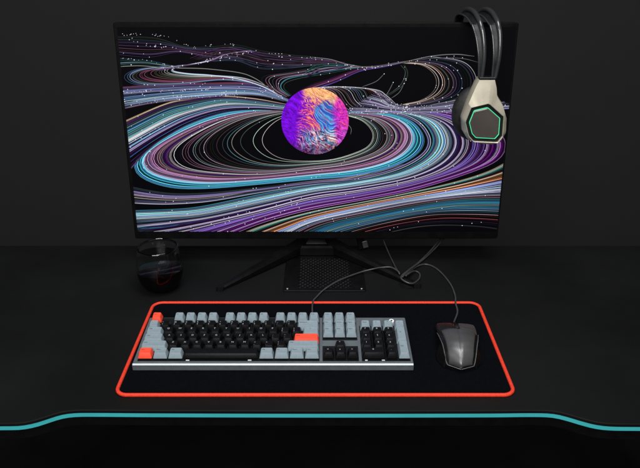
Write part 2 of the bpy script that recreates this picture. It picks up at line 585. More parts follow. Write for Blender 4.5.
def shell(name, m, t0, t1, ufun0, ufun1, lift=0.0, thick=0.003, nt=24, nu=16, chev=True, edge=0.0):
    bb = bmesh.new()
    top, bot = [], []
    for i in range(nt + 1):
        t = t0 + (t1 - t0) * i / nt
        w = sm(t, WID)
        rt, rb = [], []
        for k in range(nu + 1):
            u = ufun0(t) + (ufun1(t) - ufun0(t)) * k / nu
            cz = -0.013 * (1 - abs(u)) * max(0, 1 - t * 2.2) + 0.004 * abs(u) * max(0, (t - .7) / .3)
            y = t * ML + cz + 0.013 - 0.013 * min(1, t * 2.2)
            ef = min(1, min(k, nu - k) / 1.0, min(i, nt - i) / 1.0)
            z = mz(t, u) + lift - (0.0008 if ef < .5 else 0)
            rt.append(bb.verts.new((u * w, y, z)))
            rb.append(bb.verts.new((u * w, y, z - thick)))
        top.append(rt); bot.append(rb)
    for i in range(nt):
        for k in range(nu):
            bb.faces.new((top[i][k], top[i][k + 1], top[i + 1][k + 1], top[i + 1][k]))
            bb.faces.new((bot[i][k], bot[i + 1][k], bot[i + 1][k + 1], bot[i][k + 1]))
    for i in range(nt):
        bb.faces.new((top[i][0], top[i + 1][0], bot[i + 1][0], bot[i][0]))
        bb.faces.new((top[i][nu], bot[i][nu], bot[i + 1][nu], top[i + 1][nu]))
    for k in range(nu):
        bb.faces.new((top[0][k], bot[0][k], bot[0][k + 1], top[0][k + 1]))
        bb.faces.new((top[nt][k], top[nt][k + 1], bot[nt][k + 1], bot[nt][k]))
    return obj(name, bb, m, mouse, smooth=True, angle=40)
ue = lambda t: interp(t, [(0, .74), (.3, .78), (.6, .86), (.75, .90), (1, .90)])
shell('palm_shell', M['mouse_shell'], 0.005, 0.62, lambda t: -ue(t), ue, lift=0.0016, nt=32, nu=40)
shell('button', M['plastic_gloss'], 0.635, 0.985, lambda t: -0.95, lambda t: -0.10, lift=0.0006, nt=14, nu=8)
shell('button', M['mouse_button'], 0.635, 0.985, lambda t: 0.10, lambda t: 0.95, lift=0.0006, nt=14, nu=8)
b = bmesh.new()
bmesh.ops.create_cone(b, cap_ends=True, segments=32, radius1=0.010, radius2=0.010, depth=0.0055, matrix=Matrix.Translation((0, ML * .84, 0.0165)) @ Matrix.Rotation(PI / 2, 4, 'Y'))
obj('scroll_wheel', b, M['rubber'], mouse, smooth=True)
for s in (-1, 1):
    b = bmesh.new()
    pts = []
    for u_ in np.linspace(0.02, 0.84, 10):
        u = s * u_
        cz = -0.013 * (1 - abs(u))
        pts.append((u * sm(0.0, WID), cz + 0.013 - 0.0022, 0.0088))
    for t in np.linspace(0.03, 0.66, 26):
        w = sm(t, WID)
        u = s * (ue(t) + 0.17)
        cz = -0.013 * (1 - abs(u)) * max(0, 1 - t * 2.2)
        pts.append((u * w, t * ML + cz + 0.013 - 0.013 * min(1, t * 2.2), mz(t, u) - 0.0020))
    tube(b, pts, 0.0006, seg=6)
    obj('side_trim', b, M['silver'], mouse, smooth=True)
    # flared side skirt with thumb rest
    b = bmesh.new()
    ring = []
    for t in np.linspace(0.10, 0.52, 12):
        w = sm(t, WID)
        fl_ = 0.0075 * math.sin(PI * (t - .10) / .42)
        y = t * ML
        ring.append([(s * (w * .90), y, 0.0012), (s * (w + fl_), y, 0.0016), (s * (w + fl_), y, 0.0050), (s * (w * .92), y, 0.0200)])
    loft(b, ring)
    obj('side_grip', b, M['rubber'], mouse, smooth=True, angle=40)
b = bmesh.new()
lathe(b, [(0, 0), (0.0034, 0), (0.0036, 0.004), (0.0026, 0.014), (0.0022, 0.014)], 16)
o = obj('cable_boot', b, M['rubber'], mouse, smooth=True)
o.location = (0.0005, ML - 0.001, 0.0085)
o.rotation_euler = (-PI / 2, 0, 0)

def cable(parent, spec, r=0.0019, n=90, name='cable', m='cable'):
    inv = parent.matrix_basis.inverted()
    pts = [inv @ Vector(p) for p in spec]
    b = bmesh.new()
    tube(b, catmull(pts, n), r, seg=8)
    return obj(name, b, M[m], parent, smooth=True, angle=80)

G = lambda x, y, z=0.0022: at_z(x, y, z)
bpy.context.view_layer.update()
me = mouse.matrix_basis @ Vector((0.0005, ML + 0.010, 0.0085))
cable(mouse, [me, me + Vector((0.0005, 0.010, -0.002)), G(457.5, 312, .0052), G(455.6, 303, .0072), G(455.2, 296, .0040), G(451, 285), G(442, 273.5),
              G(433, 266.5), G(424, 264.3), G(415, 267.5, .006), G(407, 273.5, .0135), G(402.5, 276.5, .0175), G(409, 270, .0150), G(422, 260.5, .0065),
              at_y(433, 250.5, 1.345), at_y(441, 241.5, 1.362), at_y(446, 232, 1.372), at_y(448, 190, 1.378)], 0.0016, 150)
# keyboard cable
kp = [Vector(((KX0 + KX1) / 2 + 0.055, KY + KD - 0.004, MT + 0.006)), Vector((-0.0135, KY + KD + 0.012, MT + 0.004))]
cable(kb, kp + [G(312.6, 303.2, .0075), G(317, 296.5, .0045), G(325, 289, .0055), G(340, 280, .0060), G(360, 272.4, .0060), G(373, 269.0, .010), G(382, 267.4, .0165), G(391, 267.3, .0180), G(397.5, 270.8, .0175),
                G(399.5, 273.5, .0170), G(397, 270, .0140), G(391.5, 259), at_y(387, 249, 1.352), at_y(383.5, 240, 1.366), at_y(381, 230, 1.373), at_y(380, 190, 1.378)], 0.0015, 150)

# ------------------------------------------------------------------ monitor
TILT = math.radians(2.7)
UPV = Vector((0, math.sin(TILT), math.cos(TILT)))
MO = at_y(316.3, 238.5, 1.30)                       # lower middle of the front glass
NRM = Vector((0, -math.cos(TILT), math.sin(TILT)))
def on_screen(px, py):
    d = ray(px, py)
    c = Vector((0, 0, CAM_H))
    t = (MO - c).dot(NRM) / d.dot(NRM)
    p = c + d * t - MO
    return p.x, p.dot(UPV)
mon = thing('monitor', 'large thin black monitor showing glowing flow lines around a purple planet', 'monitor', (MO.x, 1.36, 0))
pm = bpy.data.objects.new('tmp', None)
ow = (on_screen(520.0, 22.5)[0] - on_screen(114.0, 22.5)[0]) / 2
oh = on_screen(316, 22.5)[1]
sx0, sz0 = on_screen(138.0, 231.3)
sx1 = on_screen(496.3, 231.3)[0]
sz1 = on_screen(316, 27.0)[1]
ML4 = Matrix.Translation(MO - Vector((MO.x, 1.36, 0))) @ Matrix.Rotation(-TILT, 4, 'X')
# local panel frame: x right, y back, z up the panel

def place(o):
    o.matrix_local = ML4
    return o
b = bmesh.new()
rings = []
for (y, inset) in ((0.0006, 0.0016), (0.0, 0.0024), ):
    pass
def rr_xz(x0, x1, z0, z1, r, y):
    return [(x, y, z) for x, z in rrect(x0, x1, z0, z1, r, 4)]
rings = [rr_xz(-ow + .0012, ow - .0012, .0012, oh - .0012, .003, -0.0012), rr_xz(-ow, ow, 0, oh, .004, 0.0),
         rr_xz(-ow, ow, 0, oh, .004, 0.010), rr_xz(-ow + .012, ow - .012, .010, oh - .012, .006, 0.016),
         rr_xz(-.22, .22, .05, oh - .10, .03, 0.022), rr_xz(-.20, .20, .07, oh - .12, .03, 0.040)]
loft(b, rings)
place(obj('housing', b, M['housing'], mon, smooth=True, angle=30))

# ---- the picture on the screen: one mesh of flat strokes a hair above the glass, colour in a vertex attribute
VX, FX, CX = [], [], []
depth = [0.0]
def W(px, py):
    return on_screen(px, py)

def add_poly(vs, cols, faces):
    base = len(VX)
    VX.extend(vs); CX.extend(cols)
    FX.extend([tuple(base + i for i in f) for f in faces])

sy = -0.0016
nx_, nz_ = 2, 2
add_poly([(sx0, sy, sz0), (sx1, sy, sz0), (sx1, sy, sz1), (sx0, sy, sz1)],
         [srgb(3, 2, 5)] * 2 + [srgb(7, 7, 8)] * 2, [(0, 1, 2, 3)])

def ribbon(pts, width, colf):
    """pts: photo pixels along a stroke; width in photo pixels"""
    depth[0] += 2.5e-6
    y = sy - 0.00005 - depth[0]
    P = np.array([W(*p) for p in pts])
    T = np.gradient(P, axis=0)
    T /= np.maximum(np.linalg.norm(T, axis=1, keepdims=True), 1e-9)
    N = np.stack([-T[:, 1], T[:, 0]], axis=1)
    hwid = width * 0.00098
    n = len(P)
    inside = lambda p: sx0 <= p[0] <= sx1 and sz0 <= p[1] <= sz1
    def cross(p, q):
        lo, hi = 0.0, 1.0
        for _ in range(14):
            m_ = (lo + hi) / 2
            if inside(p + (q - p) * m_):
                lo = m_
            else:
                hi = m_
        return p + (q - p) * lo
    orig_in = [inside(p) for p in P]
    P2 = P.copy()
    keep = list(orig_in)
    for i in range(n):
        if not orig_in[i]:
            if i + 1 < n and orig_in[i + 1]:
                P2[i] = cross(P[i + 1], P[i]); keep[i] = True
            elif i and orig_in[i - 1]:
                P2[i] = cross(P[i - 1], P[i]); keep[i] = True
    P = P2
    run = []
    def flush():
        if len(run) > 1:
            vs, cs, fs = [], [], []
            for j, i in enumerate(run):
                tp = min(1.0, 0.35 + min(i, n - 1 - i) * .12)
                for s in (-1, 1):
                    q = P[i] + N[i] * hwid * s * tp
                    vs.append((min(max(q[0], sx0), sx1), y, min(max(q[1], sz0), sz1)))
                    cs.append(colf(i / (n - 1)))
                if j:
                    fs.append((2 * j - 2, 2 * j, 2 * j + 1, 2 * j - 1))
            add_poly(vs, cs, fs)
        run.clear()
    for i in range(n):
        if keep[i]:
            run.append(i)
        else:
            flush()
    flush()

dots = []
def dot(px, py, r=0.55, c=(235, 240, 250)):
    dots.append((px, py, r, c))

def aligned(g, anchors, n):
    """resample a guide so that its turning points land on the same sample index as its neighbours'"""
    L = catmull(g, 400)
    idx = [0]
    for a in anchors:
        seg = L[idx[-1]:]
        if a == 'R':
            k = int(np.argmax(seg[:, 0]))
        elif a == 'L':
            k = int(np.argmin(seg[:, 0]))
        else:
            k = int(np.argmin(np.abs(seg[:, 0] - 312)))
        idx.append(idx[-1] + max(k, 2))
    idx.append(len(L) - 1)
    m = len(idx) - 1
    cnt = [n // m] * m
    cnt[-1] += n - sum(cnt)
    out = []
    for i in range(m):
        seg = L[idx[i]:idx[i + 1] + 1]
        d = np.concatenate([[0], np.cumsum(np.linalg.norm(np.diff(seg, axis=0), axis=1))])
        s = np.linspace(0, d[-1], cnt[i], endpoint=(i == m - 1))
        out.append(np.stack([np.interp(s, d, seg[:, 0]), np.interp(s, d, seg[:, 1])], axis=1))
    L = np.concatenate(out)
    for _ in range(2):
        L[1:-1] = (L[:-2] + 2 * L[1:-1] + L[2:]) / 4
    return L

def flow(guides, n, pal, wid=(0.35, 0.85), bright=1.0, pdot=0.15, jit=0.35, trim=0.0, M_=90, seed=1, spread=14, anchors='', fade=0.0):
    """n strokes fanned between guide polylines; pal = [(t, (r,g,b)), ...] colours across the fan"""
    rng = random.Random(seed)
    def ext(g):
        g = [tuple(p) for p in g]
        for k0, k1 in ((0, 1), (-1, -2)):
            x, y = g[k0]
            if x < 137 + max(0, (y - 215) * .2) and y > 85 or x < 122 or x > 497:
                d = np.array(g[k0], float) - np.array(g[k1], float)
                d = d / np.linalg.norm(d) * 12
                e = (x + d[0], y + d[1])
                g = [e] + g if k0 == 0 else g + [e]
        return g
    guides = [ext(g) for g in guides]
    if pdot > 0 and n > 5:
        n = int(n * 1.4)
    Gd = np.array([aligned(g, anchors, M_) for g in guides])
    K = len(guides) - 1
    ts = [p[0] for p in pal]
    for i in range(n):
        t = (i + 0.5 + rng.uniform(-jit, jit) * 1.2) / n
        t = min(max(t, 0), 1)
        s = t * K
        k = min(int(s), K - 1)
        f = s - k
        line = Gd[k] * (1 - f) + Gd[k + 1] * f
        # nearest colour (hard choice keeps the strokes separate)
        tt = t + rng.gauss(0, 0.04)
        j = min(range(len(ts)), key=lambda q: abs(ts[q] - tt))
        c = pal[j][1]
        under = pdot == 0
        m = bright * (0.50 if under else rng.choice((0.4, 0.6, 0.85, 1.0, 1.2)))
        if not under and rng.random() < 0.17 and max(c) > 95:
            c = [v * .4 + 225 * .6 for v in c]
            m = bright * rng.choice((.8, 1.0))
        if not under and rng.random() < 0.12:
            m *= .3
        c = [min(255, max(0, v * m + rng.uniform(-spread, spread))) for v in c]
        cl = srgb(*c)
        ph, fr = rng.uniform(0, 6.28), rng.uniform(1.0, 2.5)
        e_ = rng.uniform(.75, 1.0)
        w = rng.uniform(*wid) * (1 if pdot == 0 else .87)
        a, e = 0, (int(M_ * e_) if fade else M_)
        if trim and rng.random() < 0.5:
            a = int(rng.uniform(0, trim) * M_)
            e = M_ - int(rng.uniform(0, trim) * M_)
        ribbon(line[a:e], w, lambda q, e_=e_, cl=cl, ph=ph, fr=fr: tuple(v * (0.78 + 0.22 * math.sin(ph + fr * 6.28 * q)) * (min(1, max(0.12, (e_ - q) / fade)) if fade else 1) for v in cl))
        if rng.random() < pdot:
            for _ in range(rng.choice((1, 2, 2, 3))):
                q = line[rng.randrange(a, e)]
                dot(q[0], q[1], rng.uniform(.28, .5))

CY, WH, LI, PU, VI, DP, GR, PK = (90, 190, 215), (215, 222, 240), (170, 150, 215), (104, 20, 132), (140, 95, 205), (52, 16, 78), (125, 118, 135), (205, 130, 175)
BL, TE, OR, YE, DR, PE, MV = (62, 120, 185), (60, 130, 135), (225, 140, 95), (225, 205, 120), (120, 30, 50), (135, 150, 220), (98, 62, 100)
C0 = [(345,112),(385,113),(410,120),(422,132),(424,145),(412,158),(385,169),(350,176),(312,179),(260,184),(212,188),(175,188),(148,181),(134,171),(135,161),(146,150),(163,138),(190,124),(222,113),(255,109),(288,110)]
C1 = [(345,112),(380,115),(400,123),(408,136),(402,149),(385,160),(355,168),(312,173),(260,178),(212,180),(178,176),(155,170),(146,161),(150,151),(168,139),(195,126),(222,117),(255,111),(288,110)]
C2 = [(345,113),(375,117),(391,125),(397,136),(391,148),(372,158),(345,165),(312,169),(260,174.5),(215,173),(185,169),(171,161),(170,152),(180,142),(200,130),(225,119),(255,112),(288,110)]
C3 = [(345,113),(368,118),(381,127),(385,137),(380,147),(365,155),(340,162),(312,165.5),(275,169),(240,166),(218,158),(211,147),(216,136),(230,126),(252,117),(288,111)]
C4 = [(345,114),(363,119),(374,128),(376,138),(371,147),(358,154),(338,160),(312,163),(280,164),(255,160),(240,151),(235,142),(240,132),(253,123),(270,116),(288,112)]
C5 = [(345,115),(360,120),(369,128),(372,137),(367,146),(352,153),(330,159),(305,160),(285,157),(273,149),(269,140),(272,130),(280,121),(292,115)]
E0 = [(345,112),(395,112),(420,120),(432,135),(431,148),(420,160),(395,172),(350,181),(312,185),(260,194),(202,206),(170,209),(132,210)]
E1 = [(360,111),(410,113),(438,122),(448,137),(446,151),(430,165),(400,177),(350,186),(312,191),(260,202),(202,214),(165,217),(132,219)]
E2 = [(370,110),(425,113),(455,124),(466,140),(462,155),(445,169),(412,181),(360,191),(312,198),(260,212),(202,226),(180,231),(150,236)]
E3 = [(380,109),(440,113),(475,126),(487,142),(482,157),(460,170),(412,185),(360,196),(312,204),(270,214),(230,227),(205,236)]
E4 = [(400,109),(460,113),(495,128),(506,145),(498,160),(465,174),(412,190),(360,200),(312,209),(270,220),(240,231),(225,238)]
F0 = [(395,162),(350,175.5),(312,180),(260,187),(212,192),(175,193),(150,190),(131,186)]
F1 = [(405,164),(350,179.5),(312,183.5),(260,191.5),(212,201),(175,204),(150,204),(131,203)]
flow([F0, F1], 14, [(0, (60, 90, 90)), (.3, (92, 40, 130)), (.5, (150, 110, 160)), (.8, (120, 100, 130)), (1, (90, 80, 100))], (.4, .8), .9, .3, seed=14)
# lower left wedge
flow([[(131,212),(170,211),(202,208),(260,196),(320,185)], [(131,232),(170,229),(202,219),(250,207),(312,194)]], 16,
     [(0, (80, 190, 225)), (.3, (70, 160, 205)), (.5, (60, 130, 180)), (.7, (40, 110, 140)), (1, (40, 80, 95))], (.45, 1.0), 1.0, .2, seed=23, fade=.35)
flow([[(150,234),(202,222),(260,206),(312,194)], [(215,238),(250,222),(290,210),(312,205)]], 16,
     [(0, (110, 110, 120)), (.3, DP), (.6, (90, 60, 140)), (.8, (150, 140, 200)), (1, (70, 30, 100))], (.35, .8), .85, .3, seed=24, fade=.25)
# background glow of wide faint strokes, then fine bright ones
flow([C0, C1], 7, [(0, (20, 60, 84)), (1, (50, 26, 62))], (1.2, 2.0), 0.8, 0, seed=2, anchors='RML', M_=120)
flow([C1, C2], 7, [(0, (60, 30, 60)), (1, (30, 18, 34))], (1.0, 1.8), 0.8, 0, seed=3, anchors='RML', M_=120)
flow([E0, E1, E2, E3, E4], 24, [(0, (50, 110, 130)), (.25, (60, 50, 90)), (.5, (40, 14, 62)), (.75, (56, 24, 92)), (1, (70, 10, 92))], (1.2, 2.2), 1.0, 0, seed=4, anchors='RM', M_=110)
flow([C5, C4], 3, [(0, (135, 120, 115)), (.5, (110, 125, 120)), (1, (120, 140, 138))], (.38, .6), 1.1, .6, seed=5, anchors='RML', M_=120)
flow([C4, C3], 5, [(0, (150, 110, 105)), (.4, (110, 150, 140)), (1, (170, 130, 150))], (.38, .6), 1.1, .6, seed=6, anchors='RML', M_=120)
flow([C3, C2], 9, [(0, (160, 120, 130)), (.3, (110, 120, 125)), (.6, (115, 75, 100)), (1, (175, 165, 180))], (.35, .7), 1.05, .4, seed=7, anchors='RML', M_=120)
flow([C2, C1], 20, [(0, (200, 190, 200)), (.15, (90, 40, 110)), (.3, DP), (.45, (190, 170, 180)), (.6, (150, 100, 115)), (.7, (70, 30, 90)), (.8, PK), (.9, (120, 80, 150)), (1, (225, 190, 220))], (.4, .9), 1.0, .3, seed=8, anchors='RML', M_=120)
flow([C1, C0], 16, [(0, (220, 170, 205)), (.2, (190, 160, 215)), (.4, CY), (.55, (40, 110, 150)), (.7, (70, 165, 190)), (.85, BL), (1, (70, 150, 160))], (.4, 1.0), 1.0, .3, seed=9, anchors='RML', M_=120)
CF = [(345,112),(385,112.5),(412,120),(425,133),(427,146),(415,158),(388,170),(350,178.5),(312,181.5),(260,187.5),(212,192),(175,193),(150,190),(131,186)]
EF = [(345,112),(392,112),(417,120),(429,134),(430,147),(418,159.5),(393,171),(350,181),(312,184.5),(260,192.5),(212,201),(175,204),(150,204),(131,203)]
flow([CF, EF], 9, [(0, (90, 110, 130)), (.4, (130, 100, 170)), (.7, (60, 80, 110)), (1, (150, 150, 180))], (.4, .8), .95, .3, seed=50, anchors='RM', M_=110)
flow([E0, E1], 20, [(0, (90, 175, 200)), (.2, (40, 60, 90)), (.3, WH), (.45, (120, 205, 225)), (.6, (190, 225, 240)), (.75, (90, 150, 190)), (1, (120, 130, 150))], (.5, 1.15), 1.05, .3, seed=10, anchors='RM', M_=110)
flow([E1, E2], 17, [(0, (170, 170, 190)), (.2, (80, 90, 110)), (.4, (150, 140, 160)), (.6, DP), (.8, (150, 130, 180)), (1, DP)], (.35, .9), 1.0, .3, seed=11, anchors='RM', M_=110)
flow([E2, E3], 15, [(0, (215, 205, 225)), (.2, DP), (.4, (110, 100, 180)), (.6, VI), (.8, (70, 30, 110)), (1, VI)], (.35, .95), 1.0, .35, seed=12, anchors='RM', M_=110)
flow([E3, E4], 14, [(0, (170, 120, 215)), (.25, (90, 20, 120)), (.5, PU), (.75, (130, 30, 150)), (1, (84, 16, 110))], (.4, 1.1), 1.0, .3, seed=13, anchors='RM', M_=110)
G0 = [(225,240),(265,224),(312,211),(360,202),(412,191.5),(460,180),(490,170),(510,159)]
G1 = [(255,238),(285,227),(312,217),(360,206),(412,196),(460,187),(508,176)]
G2 = [(280,238),(312,222),(360,211),(412,201),(460,195),(508,192)]
G3 = [(310,236),(330,228),(360,220),(412,210),(460,203),(508,203)]
G4 = [(320,240),(350,230),(390,220),(430,213),(470,212),(506,213)]
G5 = [(380,236),(410,229),(440,226),(480,228),(506,232)]
flow([G0, G1], 6, [(0, (50, 20, 60)), (.5, (60, 40, 40)), (1, (90, 50, 40))], (1.0, 1.6), .9, 0, seed=15)
flow([G1, G2, G3], 9, [(0, (90, 90, 150)), (.5, (70, 80, 120)), (1, (20, 50, 80))], (1.0, 2.0), .9, 0, seed=16)
flow([G3, G4], 7, [(0, (16, 60, 96)), (1, (14, 40, 66))], (1.2, 2.0), 1, 0, seed=17)
flow([G0, G1], 12, [(0, YE), (.25, (60, 120, 110)), (.45, (40, 20, 50)), (.65, OR), (.85, (170, 80, 40)), (1, (240, 190, 150))], (.4, .9), .95, .3, seed=18)
flow([G1, G2], 13, [(0, OR), (.2, (110, 110, 160)), (.4, PE), (.6, (150, 165, 215)), (.8, (190, 200, 230)), (1, WH)], (.4, 1.0), 1.0, .3, seed=19)
flow([G2, G3], 11, [(0, (120, 135, 180)), (.3, (100, 50, 80)), (.5, (130, 130, 160)), (.7, (60, 120, 160)), (1, (40, 100, 145))], (.35, .9), .9, .3, seed=20)
flow([G3, G4], 13, [(0, (60, 130, 170)), (.4, (40, 100, 140)), (.7, (60, 125, 165)), (1, (30, 70, 90))], (.4, .9), .9, .25, seed=21)
flow([G4, G5], 6, [(0, (190, 160, 140)), (.3, (160, 70, 75)), (.6, (170, 140, 155)), (1, (150, 150, 160))], (.35, .6), .85, .4, seed=22)
# upper left fans
flow([[(285,110),(255,109),(222,112),(190,122.5),(165,136),(146,149),(131,161)], [(285,110.5),(255,109.3),(222,112.5),(190,123.5),(164,138),(147,151),(134,166)]], 6,
     [(0, (90, 50, 130)), (.5, DP), (1, (130, 110, 180))], (.4, .8), .9, .3, seed=51)
H0 = [(288,110),(255,108.5),(222,111),(190,121),(163,135),(146,146),(128,159)]
H1 = [(288,108),(255,105),(222,105.5),(190,113),(165,124),(127,145)]
H2 = [(288,106),(255,102),(222,100),(190,106),(165,113),(125,133)]
H3 = [(288,104),(255,98),(222,95.5),(190,98),(165,103),(123,121)]
flow([H0, H1, H2, H3], 16, [(0, (40, 14, 62)), (.35, (60, 70, 110)), (.7, (30, 70, 90)), (1, (30, 20, 40))], (1.2, 2.2), 1.0, 0, seed=25)
flow([H0, H1], 16, [(0, (60, 130, 190)), (.15, (48, 14, 70)), (.35, (44, 16, 66)), (.5, (190, 170, 230)), (.65, (80, 50, 130)), (.8, (120, 170, 220)), (1, (90, 60, 120))], (.4, .95), 1.0, .3, seed=26)
flow([H1, H2], 15, [(0, (190, 215, 240)), (.25, (225, 240, 252)), (.5, (120, 190, 205)), (.75, (60, 130, 140)), (1, (80, 160, 170))], (.5, 1.2), 1.0, .4, seed=27)
flow([H2, H3], 14, [(0, (100, 180, 190)), (.3, (30, 80, 110)), (.5, (140, 170, 190)), (.65, DP), (.8, (200, 120, 90)), (.95, (240, 215, 165))], (.4, .9), 1.0, .3, seed=28)
I0 = [(288,102),(262,96),(235,95),(212,97),(180,100),(150,104),(122,110)]
I1 = [(288,100),(268,92),(245,88.5),(212,88),(170,90),(120,94)]
I2 = [(290,98),(275,90),(255,83),(212,82.5),(170,84),(119,86)]
flow([I0, I1], 8, [(0, (40, 56, 84)), (1, (70, 80, 120))], (1.2, 2.0), .9, 0, seed=29)
flow([I0, I1], 16, [(0, (120, 90, 140)), (.3, (150, 185, 220)), (.6, (100, 150, 200)), (1, (150, 170, 215))], (.35, .9), .95, 1.0, seed=30, trim=.3)
flow([I1, I2], 12, [(0, (170, 170, 225)), (.4, (110, 130, 175)), (.7, (80, 70, 110)), (1, (140, 60, 90))], (.35, .85), .9, .9, seed=31, trim=.2)
J0 = [(276,92),(255,84),(222,80),(180,84),(140,85),(124,79),(127,73),(142,68),(175,65.5),(200,63),(222,57),(245,53)]
J1 = [(270,88),(250,80),(222,77.5),(180,81),(155,80),(142,76),(146,71),(165,68),(185,65),(205,61),(230,55)]
J2 = [(268,86),(245,78),(222,75.5),(190,74),(172,71),(178,67),(200,62.5),(222,58),(240,54)]
flow([J0, J1, J2], 15, [(0, (110, 125, 160)), (.3, (80, 90, 88)), (.5, (120, 60, 92)), (.8, (90, 110, 100)), (1, (170, 180, 190))], (.35, .65), 1.15, .5, seed=32, anchors='L')
ribbon(catmull([(282,96),(262,86),(240,79),(212,75),(190,73.5),(176,71.5),(172.5,69.3),(178,67),(200,62.5),(222,58)], 80), .75, lambda q: srgb(190, 205, 225))
ribbon(catmull([(284,98),(268,87),(255,78),(240,72.5),(212,69),(195,68),(165,67.5),(140,65.5),(108,67)], 80), .6, lambda q: srgb(120, 122, 118))
flow([[(116,57),(150,60),(178,65.5),(205,62)], [(117,67),(140,64),(172,66.5),(200,64)]], 6, [(0, (40, 80, 90)), (1, (50, 95, 98))], (.35, .6), .75, .8, seed=33)
L0 = [(116,36),(155,37),(185,46),(212,46),(237,44),(262,50),(290,54),(322,57.5),(355,66)]
L1 = [(116,54),(150,57),(180,52),(212,58),(240,60),(265,66),(290,67.5),(322,65),(357,67)]
flow([L0, L1], 6, [(0, (18, 16, 26)), (1, (26, 18, 32))], (1.0, 1.8), .6, 0, seed=34)
flow([L0, L1], 12, [(0, (66, 62, 70)), (.3, (70, 52, 84)), (.6, (84, 56, 82)), (1, (80, 80, 100))], (.32, .55), .95, .9, seed=35)
flow([[(212,62),(240,64),(262,72),(290,70),(322,64)], [(190,58),(222,47),(245,50),(290,56),(345,62)]], 8, [(0, (70, 90, 100)), (1, (100, 60, 90))], (.35, .6), .8, .8, seed=36)
flow([[(150,69),(178,65.5),(205,62),(225,54),(250,50)], [(160,71),(185,66.5),(212,61),(235,53),(262,52)]], 5, [(0, (120, 90, 160)), (1, (150, 70, 130))], (.4, .7), .85, .7, seed=37)
P0 = [(285,97),(268,88),(259,80),(264,75),(285,72),(322,66),(357,67),(378,66),(402,62)]
P1 = [(292,95),(284,88),(287,82),(305,77),(330,73),(357,68),(380,66.2),(402,62.4)]
flow([P0, P1], 7, [(0, (86, 100, 104)), (.4, (110, 70, 90)), (.7, (70, 110, 110)), (1, (96, 90, 88))], (.35, .65), 1.05, .4, seed=38)
flow([[(296,92),(312,84),(330,78),(356,69),(378,66.3),(400,62.6)], [(300,94),(318,88),(338,81),(360,71),(382,67),(402,62.8)]], 8, [(0, (120, 60, 120)), (.5, (140, 50, 100)), (1, (100, 70, 160))], (.4, .7), .75, .4, seed=39)
flow([[(305,70),(322,63),(350,65)], [(305,78),(325,72),(352,66)]], 6, [(0, (50, 96, 100)), (1, (60, 60, 100))], (.4, .8), .8, .4, seed=40)
# right upper fans
M1 = [(308,90),(322,88),(334,92),(340,103),(352,111),(375,113)]
M2 = [(312,88),(335,86),(350,90),(357,101),(370,109),(392,113)]
M3 = [(316,87.5),(345,86.5),(365,89),(371,98),(380,106),(400,111),(425,113)]
M4 = [(320,87),(350,86.5),(376,89.5),(386,95),(392,102),(408,106),(430,107),(475,101)]
flow([M1, M2, M3, M4], 17, [(0, (100, 90, 95)), (.3, (120, 110, 120)), (.5, (84, 100, 120)), (.7, (140, 90, 92)), (1, (150, 150, 185))], (.35, .65), 1.1, 1.0, seed=41)
flow([[(376,91),(386,96),(394,103),(410,106.5),(440,104),(480,94)], [(345,111),(380,111),(420,112),(460,111),(510,108)]], 22,
     [(0, (110, 110, 140)), (.4, (130, 125, 165)), (.7, (90, 80, 120)), (1, (180, 170, 225))], (.4, .9), .9, .9, seed=42)
N1 = [(402,63),(420,64.5),(432,72),(436,82),(432,92),(420,100),(402,104)]
N2 = [(418,60),(443,65),(455,76),(456,88),(448,96),(430,102),(405,106)]
N3 = [(430,56),(462,61),(475,74),(474,90),(458,99),(430,105)]
flow([N1, N2, N3], 14, [(0, (120, 92, 82)), (.4, (84, 70, 84)), (.7, (60, 74, 100)), (1, (66, 70, 96))], (.35, .6), 1.05, .9, seed=43, anchors='R')
flow([[(405,64),(408,74),(403,85),(394,92),(388,96)], [(399,65),(404,71),(401,82),(393,90),(386,94)]], 4, [(0, (110, 105, 104)), (1, (96, 96, 100))], (.3, .5), 1.0, .8, seed=44)
for g_ in ([(384,73.5),(376,81),(362,86.5)], [(393,82),(389,90),(385,96)], [(404,83),(399,92),(391,98)], [(346,122),(351,128),(350.5,134)]):
    ribbon(catmull(g_, 30), .5, lambda q: srgb(96, 94, 100))
    dot(g_[0][0], g_[0][1], .45)
ribbon(catmull([(312,57),(330,59),(348,64),(372,67),(400,62.5),(430,56),(455,54),(474,56)], 70), .6, lambda q: srgb(112, 110, 112))
ribbon(catmull([(345,66),(372,66),(402,61.5),(430,58),(460,58),(478,62)], 70), .5, lambda q: srgb(84, 80, 86))
ribbon(catmull([(312,87.5),(345,86.5),(376,89.5),(386,95),(395,103)], 60), .7, lambda q: srgb(160, 158, 166))
rng = random.Random(99)
for ln, nd in (([(118,34),(155,35),(172,39),(185,44),(196,47)], 26), ([(118,40),(140,43),(165,47),(190,47.5),(212,45),(235,44)], 26),
               ([(200,62),(222,56),(245,52),(262,52),(290,55),(330,60)], 26), ([(330,60),(355,66),(375,66),(400,62),(430,57),(470,57)], 20),
               ([(340,112.5),(370,113),(420,112)], 26), ([(125,92),(170,90),(212,88)], 30), ([(140,103),(190,97),(240,94)], 30),
               ([(385,95),(395,103),(430,106)], 20), ([(120,58),(150,61),(175,66)], 14)):
    L = catmull(ln, 100)
    for _ in range(nd):
        q = L[rng.randrange(100)]
        dot(q[0] + rng.gauss(0, .8), q[1] + rng.gauss(0, .7), rng.uniform(.26, .46), (190, 190, 200))
depth[0] += 1e-4
for (x, y_, r, c) in dots:
    px, pz = W(x, y_)
    rr = r * 0.00178
    if not (sx0 + rr < px < sx1 - rr and sz0 + rr < pz < sz1 - rr):
        continue
    depth[0] += 1e-6
    add_poly([(px + rr * math.cos(k * PI / 3), sy - 0.00005 - depth[0], pz + rr * math.sin(k * PI / 3)) for k in range(6)], [srgb(*c)] * 6, [tuple(range(6))])
